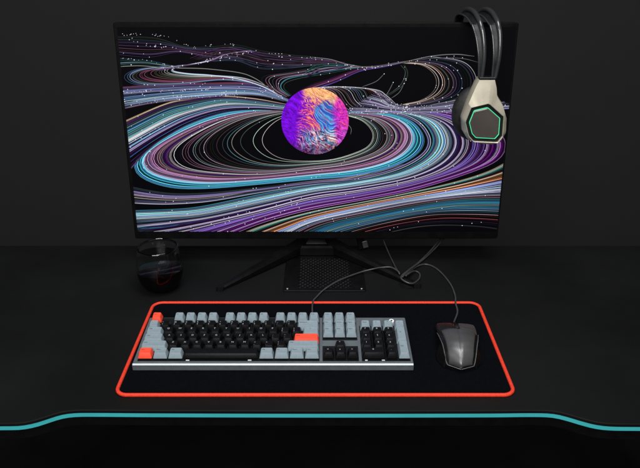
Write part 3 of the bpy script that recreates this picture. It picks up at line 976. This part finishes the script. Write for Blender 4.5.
# planet disc
depth[0] += 1e-4
pcx, pcz = W(315, 121)
PR = (W(348.6, 121)[0] - W(281.4, 121)[0]) / 2
def mixc(a, c, f):
    f = min(1, max(0, f))
    return tuple(a[i] * (1 - f) + c[i] * f for i in range(3))
def sstep(a, c, x):
    t = min(1, max(0, (x - a) / (c - a)))
    return t * t * (3 - 2 * t)
def planet(x, z):
    w1 = noise.noise(Vector((x * 1.6, z * 1.6, 3.1)))
    w2 = noise.noise(Vector((x * 1.6 + 9, z * 1.6, 7.7)))
    w3 = noise.noise(Vector((x * 4.5, z * 4.5, 13.1)))
    w4 = noise.noise(Vector((x * 4.5 + 4, z * 4.5, 17.7)))
    a, c = x + .34 * w1 + .10 * w3, z + .34 * w2 + .10 * w4
    st = noise.fractal(Vector((a * 6.0 + c * 4.4, (a * .8 + c) * 15.0, 1.0)), .35, 2.5, 7)          # diagonal streaks
    st2 = noise.fractal(Vector((a * 7.0 + 5, (c + a * .65) * 21.0, 4.0)), .35, 2.5, 7)
    purple, violet, orange, peach, pink, blue, sky, mag, dark, cream = ((112, 12, 205), (88, 20, 150), (238, 128, 62), (250, 176, 120), (222, 70, 140),
                                                                (38, 96, 178), (84, 170, 225), (205, 40, 190), (26, 16, 40), (245, 225, 215))
    col = purple
    col = mixc(col, pink, sstep(-.05, .35, st + .25 * (x + .3)))
    col = mixc(col, orange, sstep(.05, .3, st2 + .55 * x + .1 * w1 - .02) * sstep(-.75, -.25, x))
    col = mixc(col, peach, sstep(.45, .72, z + .18 * w1 + .25 * st) * sstep(-.6, -.25, x))
    bz = math.hypot((a - .38) / .34, (c - .15) / .62)
    col = mixc(col, mixc(blue, sky, sstep(-.1, .3, st)), sstep(1.0, .7, bz) * sstep(-.35, .05, st2 + .15))
    low = sstep(-.10, -.45, z + .15 * w1) * sstep(-.7, -.2, x)
    sel = st * 1.6 + st2
    col = mixc(col, dark, low * sstep(.10, .35, -sel))
    col = mixc(col, cream, low * sstep(.45, .7, sel) * .9)
    col = mixc(col, sky, low * sstep(.05, .2, st2 - st) * .7)
    col = mixc(col, mag, sstep(.52, .72, x + .18 * w2) * (0.6 + .4 * sstep(-.2, .2, st)))
    col = mixc(col, purple, sstep(-.42, -.62, x + .12 * w1 - .12 * z))
    col = mixc(col, (70, 20, 60), sstep(-.55, -.9, z) * .55)
    g = 0.92 + .35 * st2
    return srgb(*[min(255, max(0, v * g)) for v in col])
yp = sy - 0.00005 - depth[0]
NR, NA = 90, 300
vs, cs, fs = [(pcx, yp, pcz)], [planet(0, 0)], []
for i in range(1, NR + 1):
    for k in range(NA):
        a = 2 * PI * k / NA
        r = i / NR
        vs.append((pcx + PR * r * math.cos(a), yp, pcz + PR * r * math.sin(a)))
        cs.append(planet(r * math.cos(a), r * math.sin(a)))
for k in range(NA):
    fs.append((0, 1 + k, 1 + (k + 1) % NA))
for i in range(1, NR):
    for k in range(NA):
        p = 1 + (i - 1) * NA
        q = 1 + i * NA
        fs.append((p + k, q + k, q + (k + 1) % NA, p + (k + 1) % NA))
add_poly(vs, cs, fs)

smesh = bpy.data.meshes.new('screen')
smesh.from_pydata(VX, [], FX)
att = smesh.color_attributes.new('picture', 'FLOAT_COLOR', 'POINT')
arr = np.ones((len(VX), 4), np.float32)
arr[:, :3] = np.array(CX, np.float32)
att.data.foreach_set('color', arr.ravel())
place(link('screen', smesh, M['screen'], mon))

# stand: column, hub, two splayed legs (parent frame: x from MO.x, y from 1.36)
b = bmesh.new()
rings = []
for z, w, d, yo in ((0.018, .030, .040, 0), (0.030, .021, .030, 0), (0.10, .018, .024, 0), (0.20, .018, .024, 0.002)):
    rings.append([(x, y + yo, z) for x, y in rrect(-w, w, -d / 2, d / 2, .004, 3)])
loft(b, rings)
obj('stand_column', b, M['steel_black'], mon, smooth=True, angle=30)
b = bmesh.new()
loft(b, [[(x, y, z) for x, y in rrect(-.044, .044, -.030, .024, .010, 4)] for z in (0.004, 0.020)] +
     [[(x, y, 0.024) for x, y in rrect(-.040, .040, -.026, .020, .008, 4)]])
obj('hub', b, M['steel_black'], mon, smooth=True, angle=30)
for s, tip_px in ((-1, (219, 290.5)), (1, (418.5, 287.5))):
    tip = at_z(*tip_px) - Vector((MO.x, 1.36, 0))
    base = Vector((s * 0.030, -0.008, 0))
    d = (tip - base)
    nrm = Vector((-d.y, d.x, 0)).normalized()
    b = bmesh.new()
    rings = []
    for q in np.linspace(0, 1, 9):
        p = base + d * q
        w = 0.0130 * (1 - q) + 0.0065 * q
        z1 = 0.026 * (1 - q) ** 1.1 + 0.0075
        z0 = 0.006 * (1 - q) + 0.0008
        ring = []
        for (a, z) in ((-1, z0), (1, z0), (1, z1 * .7), (.55, z1), (-.55, z1), (-1, z1 * .7)):
            ring.append(p + nrm * w * a + Vector((0, 0, z)))
        rings.append(ring)
    loft(b, rings)
    lg = obj('leg', b, M['steel_black'], mon)
    b = bmesh.new()
    tq = tip - d.normalized() * 0.004
    loft(b, [[(tq.x + x, tq.y + y, z) for x, y in rrect(-.0072, .0072, -.0072, .0072, .003, 4)] for z in (0.0004, 0.0090)])
    obj('foot_pad', b, M['rubber'], lg, smooth=True, angle=30)

# ------------------------------------------------------------------ perforated metal panel lying between the feet
p0, p1 = at_z(283, 292), at_z(366, 292)
pyr = at_z(300, 257).y
pc = Vector(((p0.x + p1.x) / 2, (p0.y + pyr) / 2, 0))
pw, pd = (p1.x - p0.x) / 2, (pyr - p0.y) / 2
pan = thing('vent_panel', 'flat black perforated metal panel with corner screws lying below the monitor', 'vent panel', pc)
b = bmesh.new()
T = 0.0026
outer = rrect(-pw, pw, -pd, pd, .003, 3)
ix, iy0, iy1 = pw - 0.028, -pd + 0.012, pd - 0.012
inner = rrect(-ix, ix, iy0, iy1, .003, 3)
V0 = [[b.verts.new((x, y, z)) for x, y in ring] for ring, z in ((outer, .0003), (outer, T - .0004), ([(x * .995, y * .995) for x, y in outer], T), (inner, T), (inner, .0003))]
n = len(outer)
for A, B in list(zip(V0, V0[1:])) + [(V0[-1], V0[0])]:
    for k in range(n):
        b.faces.new((A[k], A[(k + 1) % n], B[(k + 1) % n], B[k]))
obj('plate_frame', b, M['steel_black'], pan)
b = bmesh.new()
stp = 0.0098
def bar(p, q, z0, z1, w, mi=0):
    d = Vector((q[0] - p[0], q[1] - p[1])).normalized()
    nn = Vector((-d.y, d.x)) * w
    r = []
    for e in (p, q):
        r.append([(e[0] + nn.x, e[1] + nn.y, z0), (e[0] - nn.x, e[1] - nn.y, z0), (e[0] - nn.x * .5, e[1] - nn.y * .5, z1), (e[0] + nn.x * .5, e[1] + nn.y * .5, z1)])
    loft(b, r, mi=mi)
def clipline(c, s):
    pts = []
    for y in (iy0, iy1):
        x = (c + s * (y - iy0))
        pts.append((x, y))
    (xa, ya), (xb, yb) = pts
    def cl(xa, ya, xb, yb):
        t0, t1 = 0, 1
        dx = xb - xa
        for lim, sg in ((-ix, 1), (ix, -1)):
            fa, fb = sg * (xa - lim), sg * (xb - lim)
            if fa < 0 and fb < 0:
                return None
            if fa < 0:
                t0 = max(t0, fa / (fa - fb))
            elif fb < 0:
                t1 = min(t1, fa / (fa - fb))
        if t1 - t0 < .02:
            return None
        return (xa + dx * t0, ya + (yb - ya) * t0), (xa + dx * t1, ya + (yb - ya) * t1)
    return cl(xa, ya, xb, yb)
c = -ix - (iy1 - iy0)
while c < ix + (iy1 - iy0):
    for s, zz in ((.8, .0021), (-.8, .0024)):
        r = clipline(c, s)
        if r:
            bar(r[0], r[1], .0006 if s > 0 else .0007, zz, .0013 if s > 0 else .0026, 0 if s > 0 else 1)
    c += stp
gm = mat('glint_steel', (0.055, 0.055, 0.058), 0.42, metal=0.7, spec=0.5)  # lighter steel on one bar direction: mesh glints put into the colour
gr = obj('mesh_grille', b, [gm, M['steel_black']], pan)
for (x, y) in ((-pw + .008, -pd + .008), (pw - .008, -pd + .008), (-pw + .008, pd - .010), (pw - .008, pd - .010)):
    b = bmesh.new()
    lathe(b, [(0, 0.0016), (0.0014, 0.0013), (0.0022, 0.0004), (0.0022, -0.001)], 16)
    o = obj('screw', b, M['silver'], pan, smooth=True)
    o.location = (x, y, T)

# ------------------------------------------------------------------ glass with dark drink
gp = at_z(161, 290.0)
gl = thing('drinking_glass', 'stemless clear glass tumbler of dark red drink standing left of the monitor foot', 'glass', (gp.x, gp.y + 0.008, 0))
outer = [(0, 0.0006), (0.018, 0.0004), (0.0245, 0.0018), (0.031, 0.0070), (0.0375, 0.0165), (0.0420, 0.0290), (0.0432, 0.0420), (0.0422, 0.0560), (0.0400, 0.0700), (0.0380, 0.0830), (0.0377, 0.0862), (0.0373, 0.0878)]
inner = [(0.0363, 0.0885), (0.0352, 0.0878), (0.0349, 0.0862), (0.0354, 0.0830), (0.0386, 0.0700), (0.0408, 0.0560), (0.0417, 0.0420), (0.0405, 0.0300), (0.0358, 0.0190), (0.0290, 0.0110), (0.0200, 0.0072), (0, 0.0062)]
b = bmesh.new()
def smooth_prof(pf, n):
    return [tuple(p) for p in catmull(pf, n)]
po = smooth_prof(outer, 40); pi2 = smooth_prof(inner, 44)
po[0] = (0, po[0][1]); pi2[-1] = (0, pi2[-1][1])
lathe(b, po + pi2, 72)
obj('glass_bowl', b, M['glass'], gl, smooth=True, angle=60)
lev = 0.043
lq = [(r * 1.003 if r > 0 else 0, z - 0.00004) for r, z in pi2[::-1] if z < lev]
rl = lq[-1][0]
b = bmesh.new()
lathe(b, lq + [(rl, lev), (rl * .97, lev - 0.0005), (0, lev - 0.0006)], 72)
obj('drink', b, M['wine'], gl, smooth=True, angle=50)

# ------------------------------------------------------------------ headset hung over the top right corner of the monitor
YC = 1.228                                            # outer face of the front ear cup
def cp(px, py, Y=YC):
    return at_y(px, py, Y)
hc = cp(484, 121)
hs = thing('headset', 'gaming headset with champagne ear cup and green light ring hung over the monitor corner', 'headset', (hc.x, 1.30, hc.z))
HO = Vector((hc.x, 1.30, hc.z))
def poly3(pts, Y):
    return [cp(x + 1.5, y + 2.0, YC) * 1.0 + Vector((0, Y - YC, 0)) - HO for x, y in pts]
shellp = [(477.5,77.5),(495.8,77.5),(496.6,94),(502.8,104),(506.4,117),(505.8,131),(501.5,140),(493,143.8),(481,143.2),(467.5,139.5),(462.3,131),(461.3,118),(466.8,102)]
ringp = [(469.6,105.6),(487.0,101.4),(501.8,114.6),(500.4,134.0),(495.6,140.0),(472.0,138.9),(467.2,133.4),(463.9,119.8)]
ledp = [(472.4,108.4),(486.2,105.2),(498.4,116.0),(497.2,132.2),(493.4,136.6),(474.2,135.6),(470.4,131.6),(467.6,120.4)]
def cen(p):
    return np.mean(np.array(p), axis=0)
def scaled(p, f, c=None):
    c = cen(p) if c is None else c
    return [(c[0] + (x - c[0]) * f, c[1] + (y - c[1]) * f) for x, y in p]
# match ring vertices to the shell with resampled loops
def resample(p, n, start):
    P = np.array(list(p) + [p[0]], float)
    d = np.concatenate([[0], np.cumsum(np.linalg.norm(np.diff(P, axis=0), axis=1))])
    s = (np.linspace(0, d[-1], n, endpoint=False) + start) % d[-1]
    return [(float(np.interp(q, d, P[:, 0])), float(np.interp(q, d, P[:, 1]))) for q in s]
CC = cen(ringp)
def radial(p, n=72):
    """the outline as n points at even angles about the ring's centre"""
    out = []
    P = [np.array(q, float) - CC for q in p]
    for k in range(n):
        a = 2 * PI * k / n
        d = np.array((math.cos(a), math.sin(a)))
        best = 0
        for i in range(len(P)):
            A, B = P[i], P[(i + 1) % len(P)]
            e = B - A
            den = d[0] * e[1] - d[1] * e[0]
            if abs(den) < 1e-9:
                continue
            t = (A[0] * e[1] - A[1] * e[0]) / den
            s = (A[0] * d[1] - A[1] * d[0]) / den
            if t > 0 and -1e-6 <= s <= 1 + 1e-6:
                best = max(best, t)
        out.append((CC[0] + d[0] * best, CC[1] + d[1] * best))
    return out
sh, rg, ld = radial(shellp), radial(ringp), radial(ledp)
b = bmesh.new()
loft(b, [poly3(scaled(sh, .97, CC), YC + .030), poly3(sh, YC + .026), poly3(sh, YC + .012), poly3(scaled(sh, .965, CC), YC + .004),
         poly3(scaled(rg, 1.03, CC), YC - .004), poly3(rg, YC - .003), poly3(rg, YC + .003)])
obj('ear_cup', b, M['gold'], hs, smooth=True, angle=22)
b = bmesh.new()
loft(b, [poly3(scaled(rg, .998, CC), YC + .0035), poly3(scaled(rg, .998, CC), YC + .0005), poly3(scaled(ld, 1.0, CC), YC + .0005)])
obj('cup_bezel', b, M['plastic_gloss'], hs)
b = bmesh.new()
loft(b, [poly3(scaled(ld, 1.005, CC), YC + .0010), poly3(scaled(ld, 1.005, CC), YC - .0016), poly3(scaled(ld, .968, CC), YC - .0016), poly3(scaled(ld, .968, CC), YC + .0010)], False, False)
lr = obj('light_ring', b, M['green_led'], hs)
lr['label'] = 'glowing green ring around the cup plate'
b = bmesh.new()
loft(b, [poly3(scaled(ld, .964, CC), YC + .0020), poly3(scaled(ld, .964, CC), YC - .0010), poly3(scaled(ld, .91, CC), YC - .0020)])
obj('cup_plate', b, M['brown_plate'], hs)
# cushion behind the front cup, and the rear cup behind the monitor
def ellipse(cx, cz, rx, rz, Y, n=48):
    return [Vector((cx + rx * math.cos(2 * PI * k / n), Y, cz + rz * math.sin(2 * PI * k / n))) for k in range(n)]
c3 = cp(483, 122) - HO
def cushion(y0, y1, dx=0.0):
    bb = bmesh.new()
    m_ = (y0 + y1) / 2
    rs = []
    for q in np.linspace(0, 1, 9):
        f = math.sin(PI * (0.12 + .76 * q)) ** .5
        rs.append(ellipse(c3.x + dx, c3.z + .004, 0.0445 * f, 0.0520 * f, y0 + (y1 - y0) * q))
    loft(bb, rs)
    return obj('ear_cushion', bb, M['leather'], hs, smooth=True, angle=60)
cushion(YC + .028 - 1.30, YC + .064 - 1.30, -0.004)
YR = 1.392
cushion(YR - .044 - 1.30, YR - .018 - 1.30)
b = bmesh.new()
def shift(pts, dy):
    return [p + Vector((0, dy, 0)) for p in pts]
loft(b, [poly3(scaled(sh, .97, CC), YR - .020), poly3(sh, YR - .016), poly3(sh, YR - .004), poly3(scaled(sh, .80, CC), YR + .004)])
obj('ear_cup', b, M['gold'], hs, smooth=True, angle=30)
# two smoky bands over the top edge of the monitor, each a strap with a bright tube along its edge
top = on_screen(484, 22.5)
topz = (MO + UPV * oh).z
def arc_pts(px_bottom, px_top, n=80):
    f0 = cp(px_bottom, 79, YC + .012)
    f1 = at_y(px_top, 24, 1.264)
    zz = topz + 0.0205
    g = [f0, f0 * .62 + f1 * .38 + Vector((.0035, -.005, .003)), f0 * .25 + f1 * .75 + Vector((.003, -.005, .003)), f1,
         Vector((f1.x - .002, 1.277, zz - .0075)), Vector((f1.x - .005, 1.300, zz)), Vector((f1.x - .009, 1.330, zz + .001)),
         Vector((f1.x - .011, 1.358, zz - .007)), Vector((f1.x - .012, 1.377, zz - .028)),
         Vector((f0.x * .5 + f1.x * .5 - .010, 1.387, zz - .090)), Vector((f0.x - .004, 1.389, f0.z))]
    return [Vector(p) for p in catmull([p - HO for p in g], n)]
for (pb, pt) in ((481.8, 480.4), (495.0, 498.2)):
    P = arc_pts(pb, pt)
    b = bmesh.new()
    n = len(P)
    prof_ = lambda q: math.sin(PI * min(1, max(0, q))) ** .8
    tube(b, P, .004, seg=14, rfun=lambda t: 0.0030 + 0.0016 * prof_(t))
    obj('headband_tube', b, M['band'], hs, smooth=True, angle=80)
    b = bmesh.new()
    rings = []
    edge = []
    for i, p in enumerate(P):
        t = (P[min(i + 1, n - 1)] - P[max(i - 1, 0)]).normalized()
        q = i / (n - 1)
        w = 0.0050 + 0.0090 * prof_(q)
        sag = 0.0085 * prof_(q) ** 3
        nn = Vector((1, 0, 0)).cross(t).normalized()
        if nn.z > 0 or (abs(nn.z) < .3 and nn.y > 0 and i < n / 2):
            nn = -nn
        nn = Vector((0, 1 if i < n / 2 else -1, -.6)).normalized() if abs(t.z) > .6 else Vector((0, 0, -1))
        th = 0.0013
        x0, x1 = -w, -0.0018
        a_, m_, c_ = p + Vector((x0, 0, 0)) + nn * sag, p + Vector(((x0 + x1) / 2, 0, 0)) + nn * sag * 1.15, p + Vector((x1, 0, 0)) + nn * sag * .5
        rings.append([a_ - nn * th, m_ - nn * th * 1.4, c_ - nn * th, c_ + nn * th, m_ + nn * th, a_ + nn * th])
        edge.append(a_)
    loft(b, rings)
    obj('headband_strap', b, M['strap'], hs, smooth=True, angle=50)
    b = bmesh.new()
    tube(b, edge, .0017, seg=8)
    obj('strap_edge', b, M['band'], hs, smooth=True, angle=80)
# sliders joining the bands to the front cup
b = bmesh.new()
a0 = cp(478.5, 80, YC + .010) - HO
a1 = cp(496.0, 80, YC + .010) - HO
box(b, a0.x, a1.x, a0.y - .004, a0.y + .012, a0.z - .010, a0.z + .006, .002)
obj('yoke', b, M['plastic_black'], hs)
# headset cable: from the rear cup down behind the monitor to the bundle on the desk
cable(hs, [Vector((hc.x, YR, hc.z - .03)), at_y(470, 200, 1.390), at_y(446, 232, 1.378), at_y(438.5, 241, 1.360), at_y(431, 250, 1.343),
           G(419, 262), G(408, 270.5, .012), G(401, 277, .0165), G(405, 281.5, .0155), G(412.5, 283.5, .0120), G(419, 279, .0050), G(419.5, 273.5), G(414, 271, .006), G(406, 275.5, .0180)], 0.0016, 110)

# small plug hanging on a lead behind the monitor
pp = at_y(362, 243.5, 1.36)
pl = thing('cable_plug', 'small dark video plug hanging on its lead below the monitor edge', 'plug', pp)
b = bmesh.new()
box(b, -.0095, .0075, -.006, .006, -.011, .016, .0015)
ob = obj('plug_body', b, M['plastic_black'], pl, smooth=True, angle=30)
b = bmesh.new()
box(b, .0010, .0120, -.0072, -.0052, -.0085, .0070, .0008)
obj('plug_face', b, M['plug'], pl)
b = bmesh.new()
tube(b, catmull([(-.001, 0, .014), (-.003, .002, .035), (-.010, .006, .075), (-.012, .008, .13)], 24), .0026, seg=8)
obj('lead', b, M['cable'], pl, smooth=True)
pl.rotation_euler = (0, math.radians(-14), 0)

bpy.data.objects.remove(_to)
bpy.data.objects.remove(pm)

# ------------------------------------------------------------------ light
w = bpy.data.worlds.new('World')
bpy.context.scene.world = w
w.use_nodes = True
bg = w.node_tree.nodes['Background']
bg.inputs['Color'].default_value = (0.9, 0.95, 1.0, 1)
bg.inputs['Strength'].default_value = 0.035

def area(name, loc, target, sx, sy_, power, col=(1, 1, 1)):
    l = bpy.data.lights.new(name, 'AREA')
    l.shape = 'RECTANGLE'
    l.size, l.size_y = sx, sy_
    l.energy = power
    l.color = col
    o = bpy.data.objects.new(name, l)
    C.objects.link(o)
    o.location = loc
    d = Vector(target) - Vector(loc)
    o.rotation_euler = d.to_track_quat('-Z', 'Y').to_euler()
    return o
area('softbox', (-0.35, -2.0, 2.35), (0.0, 1.3, 0.15), 2.3, 1.5, 135, (1.0, 0.985, 0.96))
area('top_softbox', (0.1, 0.75, 1.75), (0.0, 1.0, 0.0), 0.9, 0.6, 20, (0.97, 0.99, 1.0))
area('rim_glint_light', (-1.0, 0.35, 1.35), (-0.2, 1.15, 0.05), 0.10, 0.10, 1.6, (1, 1, 1))  # small light added for highlights on the left of the glass rim
area('sparkle_light', (0.55, 0.15, 1.55), (-0.1, 1.15, 0.05), 0.10, 0.10, 3.5, (1, 1, 1))  # small light added for sparkle on the glass, keys and mouse

sc = bpy.context.scene
sc.view_settings.view_transform = 'Standard'
sc.view_settings.look = 'None'
sc.view_settings.exposure = 0
sc.view_settings.gamma = 1
sc.render.engine = 'CYCLES'
sc.cycles.use_denoising = True
sc.cycles.max_bounces = 10
sc.cycles.transmission_bounces = 8
